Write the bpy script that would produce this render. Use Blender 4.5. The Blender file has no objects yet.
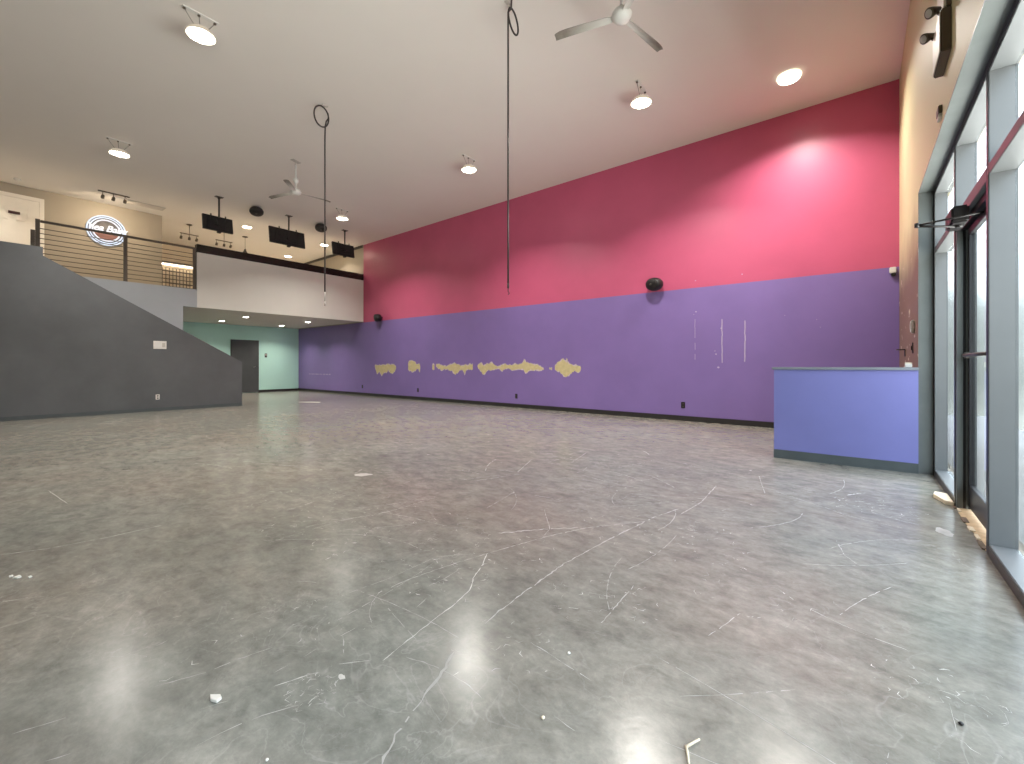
import bpy, bmesh, math, random
from mathutils import Vector, Matrix
random.seed(7)
PI = math.pi
C = bpy.context.scene.collection
scene = bpy.context.scene

# ---------------------------------------------------------------- room numbers (metres)
XW = 0.475      # inner face of the storefront wall
YB = 8.81       # purple and red wall
ZC = 5.413      # ceiling
ZS = 2.655      # underside of the balcony
ZM = 3.10       # mezzanine floor
XB = -13.98     # balcony front
XM = -19.0      # mint wall
XT = -15.83     # tan wall of the mezzanine
XS = -13.085    # grey stair wall
YF = -4.0       # wall behind the camera
ZH = 2.85       # top of the storefront opening
YJ = 6.06       # far jamb of the storefront opening

# ---------------------------------------------------------------- materials
def nodes(name):
    m = bpy.data.materials.new(name); m.use_nodes = True
    nt = m.node_tree
    return m, nt, nt.nodes['Principled BSDF']

def paint(name, col, rough=.55, var=.08, scale=3.0, bump=.02, metal=0.0, spec=.5, dark=None):
    m, nt, p = nodes(name)
    tc = nt.nodes.new('ShaderNodeTexCoord')
    n = nt.nodes.new('ShaderNodeTexNoise'); n.inputs['Scale'].default_value = scale
    n.inputs['Detail'].default_value = 6; n.inputs['Roughness'].default_value = .6
    nt.links.new(tc.outputs['Object'], n.inputs['Vector'])
    r = nt.nodes.new('ShaderNodeValToRGB')
    d = dark or [c * (1 - var) for c in col]
    l = [min(1, c * (1 + var)) for c in col]
    r.color_ramp.elements[0].color = (*d, 1); r.color_ramp.elements[1].color = (*l, 1)
    r.color_ramp.elements[0].position = .3; r.color_ramp.elements[1].position = .7
    nt.links.new(n.outputs['Fac'], r.inputs['Fac'])
    nt.links.new(r.outputs['Color'], p.inputs['Base Color'])
    p.inputs['Roughness'].default_value = rough; p.inputs['Metallic'].default_value = metal
    p.inputs['Specular IOR Level'].default_value = spec
    if bump:
        n2 = nt.nodes.new('ShaderNodeTexNoise'); n2.inputs['Scale'].default_value = 90
        nt.links.new(tc.outputs['Object'], n2.inputs['Vector'])
        b = nt.nodes.new('ShaderNodeBump'); b.inputs['Strength'].default_value = bump
        b.inputs['Distance'].default_value = .01
        nt.links.new(n2.outputs['Fac'], b.inputs['Height']); nt.links.new(b.outputs['Normal'], p.inputs['Normal'])
    return m

def glow(name, col, strength):
    m, nt, p = nodes(name)
    p.inputs['Base Color'].default_value = (*[c * .25 for c in col], 1)
    p.inputs['Emission Color'].default_value = (*col, 1)
    p.inputs['Emission Strength'].default_value = strength
    return m

def s2l(r, g, b):
    f = lambda v: (v / 255) / 12.92 if v <= 10 else (((v / 255) + .055) / 1.055) ** 2.4
    return (f(r), f(g), f(b))

M = {}
M['ceiling'] = paint('ceiling_paint', (.76, .725, .68), .8, .02, .6, .01)
M['purple'] = paint('purple_paint', (.212, .142, .375), .42, .07, .9, .02)
M['red'] = paint('crimson_paint', (.52, .094, .188), .38, .06, .9, .02)
M['tan'] = paint('tan_paint', (.52, .42, .30), .5, .04, 1.2, .02)
M['tan_mezz'] = paint('beige_tan_paint', (.40, .345, .27), .6, .04, 1.2, .02)
M['mint'] = paint('mint_paint', (.53, .84, .76), .5, .03, 1.0, .02)
M['charcoal'] = paint('charcoal_paint', (.100, .105, .111), .45, .16, 1.1, .02)
M['fascia'] = paint('mid_grey_paint', (.41, .44, .465), .55, .05, 1.2, .02)
M['white_wall'] = paint('parapet_paint', (.74, .73, .67), .6, .03, 1.0, .01)
M['soffit'] = paint('soffit_paint', (.68, .63, .56), .7, .03, 1.0, .01)
M['peri'] = paint('periwinkle_paint', (.185, .19, .46), .45, .05, 1.4, .02)
M['black_base'] = paint('black_vinyl_base', (.022, .02, .02), .45, .1, 6, 0)
M['grey_base'] = paint('grey_vinyl_base', (.075, .088, .092), .45, .1, 6, 0)
M['cap'] = paint('grey_cap', (.20, .22, .25), .4, .1, 8, 0)
M['alu'] = paint('painted_aluminium', (.165, .172, .176), .38, .05, 3, .0, .25)
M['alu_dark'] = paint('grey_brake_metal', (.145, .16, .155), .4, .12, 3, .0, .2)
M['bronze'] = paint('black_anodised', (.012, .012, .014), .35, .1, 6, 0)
M['white_metal'] = paint('white_enamel', (.70, .69, .66), .35, .04, 6, 0)
M['fan_dirty'] = paint('dusty_fan_blade', (.20, .175, .145), .6, .35, 9, .05)
M['black_plastic'] = paint('black_plastic', (.010, .008, .008), .5, .2, 12, .03)
M['dark_metal'] = paint('dark_bronze_metal', (.060, .050, .042), .45, .2, 8, 0)
M['rail_metal'] = paint('brown_steel', (.105, .085, .066), .5, .15, 6, 0)
M['cable'] = paint('black_rubber_cable', (.035, .028, .026), .35, .2, 20, 0)
M['white_plastic'] = paint('white_plastic', (.72, .70, .66), .4, .04, 20, 0)
M['cream'] = paint('cream_plastic', (.74, .68, .54), .4, .04, 20, 0)
M['olive'] = paint('brown_plastic', (.11, .085, .055), .4, .1, 12, 0)
M['chrome'] = paint('chrome', (.75, .75, .75), .2, .02, 20, 0, 1.0)
M['door_grey'] = paint('grey_door_paint', (.075, .08, .082), .45, .08, 3, 0)
M['door_white'] = paint('white_door_paint', (.86, .80, .71), .45, .03, 3, 0)
M['maroon_plate'] = paint('dark_maroon_plate', (.05, .012, .012), .4, .1, 10, 0)
M['wood'] = paint('raw_plywood', (.55, .40, .24), .7, .2, 14, .1)
M['wood_edge'] = paint('weathered_wood_edge', (.14, .10, .07), .8, .3, 30, .1)
M['wood_pale'] = paint('pale_wood', (.72, .62, .46), .7, .08, 14, .05)
M['drywall'] = paint('bare_drywall', (.54, .46, .25), .9, .13, 14, .2)
M['drywall_rim'] = paint('torn_paper_rim', (.56, .46, .50), .9, .2, 20, .2)
M['scuff_white'] = paint('pale_wall_scuff', (.50, .42, .56), .8, .1, 20, 0)
M['scratch'] = paint('pale_scratch', (.53, .51, .47), .6, .2, 30, 0)
M['scratch_dim'] = paint('faint_scratch', (.35, .335, .31), .5, .2, 20, 0)
M['chip_white'] = paint('white_chip', (.80, .77, .70), .8, .05, 30, 0)
M['steel_grey'] = paint('grey_slot_vent', (.50, .47, .43), .5, .1, 12, 0)
M['step'] = paint('stair_tread', (.09, .09, .09), .7, .1, 4, 0)
M['pavement'] = paint('pavement_concrete', (.26, .255, .24), .9, .1, 1.5, .1)
M['wall_plain'] = paint('warm_white_paint', (.34, .30, .25), .6, .03, 1.0, .01)
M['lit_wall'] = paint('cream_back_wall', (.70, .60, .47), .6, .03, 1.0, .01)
M['led'] = glow('lamp_disc', (1.0, .93, .80), 14)
M['can_led'] = glow('recessed_lamp', (1.0, .86, .66), 40)
M['can_led2'] = glow('recessed_lamp_soffit', (1.0, .95, .86), 30)
M['warm_led'] = glow('warm_lamp', (1.0, .80, .52), 40)
M['strip_led'] = glow('warm_strip', (1.0, .82, .58), 5)
M['shade_glow'] = glow('glowing_lamp_shade', (1.0, .86, .66), .26)
M['lens_rim'] = glow('glowing_lens_rim', (1.0, .86, .64), 1.6)
M['neon'] = glow('neon_tube', (.90, .92, 1.0), .55)
M['neon_blue'] = glow('neon_rim', (.76, .85, 1.0), .60)
M['sign_grey'] = paint('sign_grey', (.13, .12, .12), .5, .1, 20, 0)
M['sign_maroon'] = paint('sign_maroon', (.20, .085, .075), .5, .1, 20, 0)

def dusty():
    m = M['fan_dirty']; nt = m.node_tree; p = nt.nodes['Principled BSDF']
    src = p.inputs['Base Color'].links[0].from_socket
    tc = nt.nodes.new('ShaderNodeTexCoord'); sp = nt.nodes.new('ShaderNodeVectorMath'); sp.operation = 'MULTIPLY'
    sp.inputs[1].default_value = (1, 1, 0); nt.links.new(tc.outputs['Object'], sp.inputs[0])
    ln = nt.nodes.new('ShaderNodeVectorMath'); ln.operation = 'LENGTH'; nt.links.new(sp.outputs[0], ln.inputs[0])
    mr = nt.nodes.new('ShaderNodeMapRange'); mr.inputs[1].default_value = .2; mr.inputs[2].default_value = .62
    nt.links.new(ln.outputs['Value'], mr.inputs[0])
    mx = nt.nodes.new('ShaderNodeMix'); mx.data_type = 'RGBA'; nt.links.new(mr.outputs[0], mx.inputs[0])
    mx.inputs[6].default_value = (.58, .56, .52, 1); nt.links.new(src, mx.inputs[7])
    nt.links.new(mx.outputs[2], p.inputs['Base Color'])
dusty()
def wall_scarred():
    """tan paint turning browner towards the bottom, with pale chips in the brown zone"""
    m, nt, p = nodes('worn_tan_paint')
    tc = nt.nodes.new('ShaderNodeTexCoord')
    sep = nt.nodes.new('ShaderNodeSeparateXYZ'); nt.links.new(tc.outputs['Object'], sep.inputs[0])
    n = nt.nodes.new('ShaderNodeTexNoise'); n.inputs['Scale'].default_value = 2.2; n.inputs['Detail'].default_value = 5
    nt.links.new(tc.outputs['Object'], n.inputs['Vector'])
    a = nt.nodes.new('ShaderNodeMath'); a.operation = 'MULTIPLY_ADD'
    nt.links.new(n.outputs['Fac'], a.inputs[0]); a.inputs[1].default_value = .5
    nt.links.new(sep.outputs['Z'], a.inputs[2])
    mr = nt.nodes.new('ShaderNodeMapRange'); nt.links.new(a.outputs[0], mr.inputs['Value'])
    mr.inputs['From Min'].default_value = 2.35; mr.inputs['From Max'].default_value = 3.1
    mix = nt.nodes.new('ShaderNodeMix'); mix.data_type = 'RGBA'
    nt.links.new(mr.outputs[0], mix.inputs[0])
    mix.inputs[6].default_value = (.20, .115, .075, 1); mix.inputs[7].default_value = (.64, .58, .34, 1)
    v = nt.nodes.new('ShaderNodeTexNoise'); v.inputs['Scale'].default_value = 9; v.inputs['Detail'].default_value = 8
    mp = nt.nodes.new('ShaderNodeMapping'); mp.inputs['Scale'].default_value = (1, .35, 1)
    nt.links.new(tc.outputs['Object'], mp.inputs[0]); nt.links.new(mp.outputs[0], v.inputs['Vector'])
    g = nt.nodes.new('ShaderNodeMath'); g.operation = 'GREATER_THAN'; g.inputs[1].default_value = .66
    nt.links.new(v.outputs['Fac'], g.inputs[0])
    inv = nt.nodes.new('ShaderNodeMath'); inv.operation = 'SUBTRACT'; inv.inputs[0].default_value = 1
    nt.links.new(mr.outputs[0], inv.inputs[1])
    gm = nt.nodes.new('ShaderNodeMath'); gm.operation = 'MULTIPLY'
    nt.links.new(g.outputs[0], gm.inputs[0]); nt.links.new(inv.outputs[0], gm.inputs[1])
    mix2 = nt.nodes.new('ShaderNodeMix'); mix2.data_type = 'RGBA'
    nt.links.new(gm.outputs[0], mix2.inputs[0]); nt.links.new(mix.outputs[2], mix2.inputs[6])
    mix2.inputs[7].default_value = (.60, .50, .38, 1)
    nt.links.new(mix2.outputs[2], p.inputs['Base Color']); p.inputs['Roughness'].default_value = .5
    return m
M['tan_worn'] = wall_scarred()

def concrete():
    m, nt, p = nodes('polished_concrete')
    N, L = nt.nodes, nt.links
    tc = N.new('ShaderNodeTexCoord')
    def noise(sc, det, vec=None, rough=.6, dist=0):
        n = N.new('ShaderNodeTexNoise'); n.inputs['Scale'].default_value = sc
        n.inputs['Detail'].default_value = det; n.inputs['Roughness'].default_value = rough
        n.inputs['Distortion'].default_value = dist
        L.new(vec or tc.outputs['Object'], n.inputs['Vector']); return n.outputs['Fac']
    def ramp(f, stops):
        r = N.new('ShaderNodeValToRGB'); L.new(f, r.inputs[0])
        e = r.color_ramp.elements
        e[0].position, e[0].color = stops[0][0], (*stops[0][1], 1)
        e[1].position, e[1].color = stops[1][0], (*stops[1][1], 1)
        for pos, c in stops[2:]:
            k = e.new(pos); k.color = (*c, 1)
        return r.outputs[0]
    def mix(f, a, b, mode='MIX'):
        k = N.new('ShaderNodeMix'); k.data_type = 'RGBA'; k.blend_type = mode
        if isinstance(f, float): k.inputs[0].default_value = f
        else: L.new(f, k.inputs[0])
        for s, v in ((6, a), (7, b)):
            if isinstance(v, tuple): k.inputs[s].default_value = (*v, 1)
            else: L.new(v, k.inputs[s])
        return k.outputs[2]
    base = ramp(noise(.9, 8, rough=.68, dist=.4), [(.28, (.172, .162, .140)), (.72, (.256, .244, .214)), (.5, (.212, .202, .175))])
    mp = N.new('ShaderNodeMapping'); mp.inputs['Rotation'].default_value = (0, 0, .6); mp.inputs['Scale'].default_value = (1, 1.7, 1)
    L.new(tc.outputs['Object'], mp.inputs[0])
    tro = noise(5.5, 10, mp.outputs[0], .68, .35)
    col = mix(.85, base, ramp(tro, [(.22, (.50, .50, .50)), (.78, (1.50, 1.50, 1.50)), (.5, (1, 1, 1))]), 'MULTIPLY')
    tint = ramp(noise(.55, 3), [(.35, (1.05, .985, .95)), (.65, (.94, 1.0, 1.0))])
    col = mix(.85, col, tint, 'MULTIPLY')
    # pale trowel swirls and scuffs, ridge of a distorted noise
    def ridge(sc, w, dist, vec=None):
        f = noise(sc, 4, vec, .5, dist)
        a = N.new('ShaderNodeMath'); a.operation = 'SUBTRACT'; L.new(f, a.inputs[0]); a.inputs[1].default_value = .5
        b = N.new('ShaderNodeMath'); b.operation = 'ABSOLUTE'; L.new(a.outputs[0], b.inputs[0])
        c = N.new('ShaderNodeMapRange'); L.new(b.outputs[0], c.inputs[0])
        c.inputs[1].default_value = 0; c.inputs[2].default_value = w; c.inputs[3].default_value = 1; c.inputs[4].default_value = 0
        return c.outputs[0]
    def mul(a, b):
        k = N.new('ShaderNodeMath'); k.operation = 'MULTIPLY'; L.new(a, k.inputs[0])
        if isinstance(b, float): k.inputs[1].default_value = b
        else: L.new(b, k.inputs[1])
        return k.outputs[0]
    area = ramp(noise(.8, 3), [(.45, (0, 0, 0)), (.62, (1, 1, 1))])
    col = mix(mul(mul(ridge(2.6, .012, 1.6), area), .24), col, (.50, .48, .45))
    col = mix(mul(mul(ridge(6.0, .014, 2.2), area), .13), col, (.50, .48, .45))
    fine = ramp(noise(24, 9, rough=.75), [(.22, (.74, .74, .74)), (.78, (1.28, 1.28, 1.28))])
    col = mix(.95, col, fine, 'MULTIPLY')
    L.new(col, p.inputs['Base Color'])
    rr = N.new('ShaderNodeMapRange'); L.new(tro, rr.inputs[0])
    rr.inputs[1].default_value = .3; rr.inputs[2].default_value = .7; rr.inputs[3].default_value = .20; rr.inputs[4].default_value = .235
    L.new(rr.outputs[0], p.inputs['Roughness'])
    p.inputs['Specular IOR Level'].default_value = .30
    b = N.new('ShaderNodeBump'); b.inputs['Strength'].default_value = .05; b.inputs['Distance'].default_value = .01
    L.new(noise(14, 4), b.inputs['Height']); L.new(b.outputs[0], p.inputs['Normal'])
    return m
M['floor'] = concrete()

def glossy_black():
    m, nt, p = nodes('glossy_black_panel')
    p.inputs['Base Color'].default_value = (.018, .015, .012, 1); p.inputs['Roughness'].default_value = .12
    tc = nt.nodes.new('ShaderNodeTexCoord')
    mp = nt.nodes.new('ShaderNodeMapping'); mp.inputs['Scale'].default_value = (1, .8, 8)
    n = nt.nodes.new('ShaderNodeTexNoise'); n.inputs['Scale'].default_value = 2.5
    nt.links.new(tc.outputs['Object'], mp.inputs[0]); nt.links.new(mp.outputs[0], n.inputs['Vector'])
    b = nt.nodes.new('ShaderNodeBump'); b.inputs['Strength'].default_value = .5; b.inputs['Distance'].default_value = .03
    nt.links.new(n.outputs['Fac'], b.inputs['Height']); nt.links.new(b.outputs[0], p.inputs['Normal'])
    return m
M['gloss_black'] = glossy_black()

def glass():
    m = bpy.data.materials.new('window_glass'); m.use_nodes = True
    nt = m.node_tree; nt.nodes.clear()
    o = nt.nodes.new('ShaderNodeOutputMaterial'); mx = nt.nodes.new('ShaderNodeMixShader')
    t = nt.nodes.new('ShaderNodeBsdfTransparent'); t.inputs[0].default_value = (.91, .93, .93, 1)
    g = nt.nodes.new('ShaderNodeBsdfGlossy'); g.inputs['Roughness'].default_value = .02
    f = nt.nodes.new('ShaderNodeFresnel'); gm = nt.nodes.new('ShaderNodeNewGeometry'); ma = nt.nodes.new('ShaderNodeMath'); ma.operation = 'MULTIPLY_ADD'
    ma.inputs[1].default_value = 1 / 1.3 - 1.3; ma.inputs[2].default_value = 1.3      # the same reflectance on both faces of the pane
    nt.links.new(gm.outputs['Backfacing'], ma.inputs[0]); nt.links.new(ma.outputs[0], f.inputs[0])
    nt.links.new(f.outputs[0], mx.inputs[0]); nt.links.new(t.outputs[0], mx.inputs[1])
    nt.links.new(g.outputs[0], mx.inputs[2]); nt.links.new(mx.outputs[0], o.inputs[0])
    return m
M['glass'] = glass()

# ---------------------------------------------------------------- mesh helpers
class MB:
    def __init__(s): s.bm = bmesh.new()
    def _merge(s, b, mat, smooth):
        vm = {v: s.bm.verts.new(v.co) for v in b.verts}
        for f in b.faces:
            try: k = s.bm.faces.new([vm[v] for v in f.verts])
            except ValueError: continue
            k.material_index = mat; k.smooth = smooth
        b.free()
    def box(s, x0, x1, y0, y1, z0, z1, mat=0, bev=0, mx=None, fm=None):
        b = bmesh.new()
        bmesh.ops.create_cube(b, size=1)
        for v in b.verts:
            v.co = Vector(((x0 + x1) / 2 + v.co.x * (x1 - x0), (y0 + y1) / 2 + v.co.y * (y1 - y0), (z0 + z1) / 2 + v.co.z * (z1 - z0)))
        if bev: bmesh.ops.bevel(b, geom=list(b.edges), offset=bev, segments=2, affect='EDGES')
        if mx is not None: bmesh.ops.transform(b, matrix=mx, verts=b.verts)
        s._merge(b, mat, False); return s
    def lathe(s, prof, n=24, mx=None, mat=0, smooth=True):
        b = bmesh.new(); rings = []
        for r, z in prof:
            if r < 1e-6: rings.append([b.verts.new((0, 0, z))])
            else: rings.append([b.verts.new((r * math.cos(2 * PI * k / n), r * math.sin(2 * PI * k / n), z)) for k in range(n)])
        for a, c in zip(rings, rings[1:]):
            for k in range(n):
                q = (k + 1) % n
                if len(a) == 1 and len(c) == 1: continue
                if len(a) == 1: b.faces.new((a[0], c[q], c[k]))
                elif len(c) == 1: b.faces.new((a[k], a[q], c[0]))
                else: b.faces.new((a[k], a[q], c[q], c[k]))
        for ring, rev in ((rings[0], True), (rings[-1], False)):
            if len(ring) > 1: b.faces.new(ring[::-1] if rev else ring)
        bmesh.ops.recalc_face_normals(b, faces=b.faces)
        if mx is not None: bmesh.ops.transform(b, matrix=mx, verts=b.verts)
        s._merge(b, mat, smooth); return s
    def tube(s, pts, r, n=10, mat=0, closed=False):
        b = bmesh.new(); pts = [Vector(p) for p in pts]; rings = []
        m = len(pts); up = None
        for i, p in enumerate(pts):
            if closed: d = pts[(i + 1) % m] - pts[i - 1]
            else: d = pts[min(i + 1, m - 1)] - pts[max(i - 1, 0)]
            d.normalize()
            if up is None:
                up = Vector((0, 0, 1)) if abs(d.z) < .9 else Vector((1, 0, 0))
            u = (up - d * up.dot(d)).normalized(); up = u
            w = d.cross(u); rr = r[i] if isinstance(r, (list, tuple)) else r
            rings.append([b.verts.new(p + (u * math.cos(2 * PI * k / n) + w * math.sin(2 * PI * k / n)) * rr) for k in range(n)])
        pairs = list(zip(rings, rings[1:])) + ([(rings[-1], rings[0])] if closed else [])
        for a, c in pairs:
            for k in range(n):
                b.faces.new((a[k], a[(k + 1) % n], c[(k + 1) % n], c[k]))
        if not closed:
            b.faces.new(rings[0][::-1]); b.faces.new(rings[-1])
        bmesh.ops.recalc_face_normals(b, faces=b.faces)
        s._merge(b, mat, True); return s
    def prism(s, poly, axis, a0, a1, mat=0, bev=0, mx=None):
        b = bmesh.new()
        def P(p, a):
            return {'x': (a, p[0], p[1]), 'y': (p[0], a, p[1]), 'z': (p[0], p[1], a)}[axis]
        lo = [b.verts.new(P(p, a0)) for p in poly]; hi = [b.verts.new(P(p, a1)) for p in poly]
        n = len(poly)
        b.faces.new(lo); b.faces.new(hi[::-1])
        for k in range(n): b.faces.new((lo[k], hi[k], hi[(k + 1) % n], lo[(k + 1) % n]))
        bmesh.ops.recalc_face_normals(b, faces=b.faces)
        if bev: bmesh.ops.bevel(b, geom=list(b.edges), offset=bev, segments=2, affect='EDGES')
        if mx is not None: bmesh.ops.transform(b, matrix=mx, verts=b.verts)
        s._merge(b, mat, False); return s
    def face(s, pts, mat=0):
        f = s.bm.faces.new([s.bm.verts.new(p) for p in pts]); f.material_index = mat; return s
    def build(s, name, mats, parent=None, loc=None):
        me = bpy.data.meshes.new(name); s.bm.to_mesh(me); s.bm.free()
        for m in (mats if isinstance(mats, (list, tuple)) else [mats]):
            me.materials.append(M[m] if isinstance(m, str) else m)
        o = bpy.data.objects.new(name, me); C.objects.link(o)
        if parent: o.parent = parent
        if loc: o.location = loc
        return o

def tag(o, label, cat, group=None, kind=None):
    o['label'] = label; o['category'] = cat
    if group: o['group'] = group
    if kind: o['kind'] = kind
    return o
def struct(o, label, cat): return tag(o, label, cat, None, 'structure')
def thing(name, label, cat, loc=(0, 0, 0), rz=0, group=None):
    o = bpy.data.objects.new(name, None); C.objects.link(o)
    o.empty_display_size = .1; o.location = loc; o.rotation_euler = (0, 0, rz)
    return tag(o, label, cat, group)
def dup(root, loc, label, rz=None, scale=None):
    r = root.copy(); C.objects.link(r); r.location = loc; r['label'] = label
    if rz is not None: r.rotation_euler = (0, 0, rz)
    if scale: r.scale = scale
    for ch in list(root.children):
        c = ch.copy(); C.objects.link(c); c.parent = r
        for g in list(ch.children):
            d = g.copy(); C.objects.link(d); d.parent = c
    return r
T = Matrix.Translation
def R(a, ax): return Matrix.Rotation(a, 4, ax)

# ================================================================ THE ROOM
# ---- floor with its scratches
SCR = [(0.012, 1, [(-1.39, 0.98), (-1.41, 1.09), (-1.44, 1.28), (-1.46, 1.43), (-1.49, 1.55), (-1.56, 1.65), (-1.63, 1.8), (-1.71, 1.93)]), (0.016, 0.6, [(-1.25, 1.39), (-1.26, 1.48), (-1.27, 1.67), (-1.28, 2.08), (-1.24, 2.52), (-1.16, 3.13), (-1.08, 3.43)]), (0.02, 0.45, [(-1.03, 0.72), (-1.08, 0.81), (-1.12, 0.92), (-1.18, 1.1), (-1.22, 1.18)]), (0.012, 0.4, [(-1.82, 1.21), (-1.81, 1.45), (-1.75, 1.74), (-1.66, 2.05), (-1.56, 2.37), (-1.44, 2.64), (-1.18, 3.0)]), (0.008, 0.45, [(-1.02, 1.41), (-0.88, 1.39), (-0.73, 1.37)]), (0.01, 0.5, [(-0.86, 1.68), (-0.87, 1.87), (-0.88, 2.09)]), (0.008, 0.8, [(-1.65, 0.96), (-1.65, 1.03)]), (0.008, 0.8, [(-1.5, 0.87), (-1.43, 0.95)]), (0.03, 0.5, [(-1.85, 2.19), (-1.67, 2.42), (-1.49, 2.6)]), (0.008, 0.4, [(-2.79, 1.85), (-2.76, 2.07), (-2.76, 2.41)]), (0.006, 0.5, [(-0.75, 1.16), (-0.67, 1.15)]), (0.008, 0.35, [(-1.88, 2.77), (-1.63, 2.47), (-1.58, 2.31)]), (0.006, 0.35, [(-1.93, 1.17), (-1.9, 1.37), (-1.9, 1.7), (-1.74, 1.89)]), (0.014, 1, [(-1.57, 0.67), (-1.55, 0.72), (-1.52, 0.8)]), (0.006, 0.7, [(-1.64, 0.7), (-1.64, 0.75)]), (0.005, 0.7, [(-1.64, 0.81), (-1.65, 0.86)]), (0.006, 0.7, [(-1.5, 0.87), (-1.47, 0.9), (-1.45, 0.92)]), (0.006, 0.7, [(-1.51, 0.82), (-1.51, 0.85)]), (0.006, 0.6, [(-1.65, 0.91), (-1.65, 0.93)]), (0.008, 0.4, [(-1.89, 0.42), (-1.83, 0.55), (-1.82, 0.65), (-1.79, 0.76)]), (0.009, 0.6, [(-1.98, 0.1), (-1.96, 0.15), (-1.94, 0.21)]), (0.008, 0.4, [(-1.77, 0.15), (-1.75, 0.2)]), (0.01, 0.4, [(-5.58, 0.49), (-5.2, 0.52), (-4.92, 0.54)]), (0.012, 0.35, [(-3.9, 0.15), (-3.81, 0.33), (-3.76, 0.58), (-3.75, 0.87)]), (0.006, 0.4, [(-2.96, 1.16), (-2.74, 1.36), (-2.57, 1.5)]), (0.008, 0.4, [(-3.12, 0.12), (-3.06, 0.25)]), (0.006, 0.4, [(-1.65, 0.48), (-1.62, 0.55)]), (0.012, 0.5, [(-0.11, 3.42), (-0.07, 3.19), (-0.01, 3.08)]), (0.014, 0.5, [(-1.03, 3.3), (-0.99, 3.69), (-1.02, 4.28)]), (0.006, 0.4, [(-1.59, 5.08), (-1.22, 4.81)]), (0.004, 0.8, [(0.21, 2.06), (0.23, 2.06), (0.25, 2.06), (0.27, 2.03), (0.28, 2.04)]), (0.006, 0.9, [(0.3, 2.04), (0.31, 2.04), (0.33, 2.02)]), (0.004, 0.9, [(0.35, 2.07), (0.36, 2.05), (0.36, 2.03), (0.36, 2.0), (0.34, 1.97)]), (0.004, 0.8, [(0.23, 2.0), (0.23, 1.96), (0.23, 1.9), (0.23, 1.86)]), (0.005, 0.8, [(0.21, 1.83), (0.24, 1.82), (0.25, 1.8), (0.27, 1.79)]), (0.004, 0.8, [(0.3, 1.82), (0.31, 1.82), (0.32, 1.81)]), (0.004, 0.8, [(0.35, 1.94), (0.38, 1.95)]), (0.05, 0.4, [(0.40, 4.07), (0.44, 4.0)]), (0.02, 0.35, [(0.07, 4.24), (0.2, 4.15), (0.32, 4.1)]), (0.03, 0.3, [(-0.08, 4.66), (0.04, 4.84)])]
CLU = [((-3.57, 1.73), 0.46, 40), ((-1.68, 1.83), 0.47, 60), ((-0.83, 2.85), 0.35, 40), ((-2.4, 1.83), 0.56, 50), ((0.1, 4.39), 0.3, 60), ((-1.46, 0.74), 0.09, 50), ((-3.09, 1.4), 0.19, 15), ((-1.76, 1.6), 0.3, 40), ((-0.95, 1.86), 0.26, 40), ((-1.15, 2.82), 0.47, 40), ((-1.79, 1.0), 0.24, 25), ((-1.09, 1.3), 0.22, 25), ((-0.38, 2.43), 0.34, 25), ((-2.94, 1.64), 0.5, 40), ((-5.04, 4.2), 1.23, 30), ((-2.46, 3.91), 1.18, 30), ((-1.19, 4.4), 0.81, 30), ((-2.07, 0.6), 0.28, 15), ((0.2, 2.04), 0.18, 25)]
fl = MB()
fl.box(XM - .1, .73, YF - .1, YB + .5, -.15, 0)
def ribbon(mb, pts, w, mat, z=.0006, gap=0.0, step=.022):
    P = [Vector((x, y)) for x, y in pts]
    pts2 = []
    for a, b in zip(P, P[1:]):
        n = max(1, int((b - a).length / step))
        for k in range(n): pts2.append(a.lerp(b, k / n))
    pts2.append(P[-1])
    prev = None
    for i, p in enumerate(pts2):
        d = (pts2[min(i + 1, len(pts2) - 1)] - pts2[max(i - 1, 0)])
        if d.length < 1e-6: continue
        d.normalize(); nrm = Vector((-d.y, d.x))
        ww = w * .5 * random.uniform(.15, 1.0) * (1 if 0 < i < len(pts2) - 1 else .25)
        c = p + nrm * random.uniform(-.4, .4) * w
        cur = ((c.x + nrm.x * ww, c.y + nrm.y * ww, z), (c.x - nrm.x * ww, c.y - nrm.y * ww, z))
        if prev and random.random() > gap:
            mb.face((prev[0], prev[1], cur[1], cur[0]), mat)
        prev = cur
for w, b, pts in SCR:
    ribbon(fl, pts, w * (.5 if b >= .8 else .6), 1 if b >= .8 else 2, gap=.02 if b >= .8 else .10)
for (cx, cy), rad, n in CLU:
    for _ in range(n):
        a = random.uniform(0, 2 * PI); rr = rad * math.sqrt(random.random())
        x, y = cx + rr * math.cos(a), cy + rr * math.sin(a)
        d = math.hypot(x, y); ln = random.uniform(.004, .022) * (1 + d * .45); th = random.gauss(.9, .9)
        if x > .4: continue
        bend = random.uniform(-.5, .5) * ln
        ribbon(fl, [(x, y), (x + ln * .5 * math.cos(th) - bend * math.sin(th), y + ln * .5 * math.sin(th) + bend * math.cos(th)), (x + ln * math.cos(th), y + ln * math.sin(th))],
               random.uniform(.0016, .004) * (1 + d * .25), random.choice((1, 2, 2)), z=.0008, step=.02)
for _ in range(110):
    x, y = random.uniform(-9, .1), random.uniform(.3, 7.5)
    if random.random() < .6: x, y = random.uniform(-3.5, .1), random.uniform(.6, 4.5)
    ln, th, cv = random.uniform(.10, .7), random.gauss(.9, .8), random.uniform(-.25, .25)
    pts = [(x, y)]
    for q in range(5):
        th += cv * random.uniform(.2, 1); x += ln / 5 * math.cos(th); y += ln / 5 * math.sin(th); pts.append((x, y))
    if max(p[0] for p in pts) < .45: ribbon(fl, pts, random.uniform(.0022, .0045) * (1 + .12 * math.hypot(x, y)), 2, z=.0004, gap=.12)
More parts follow.
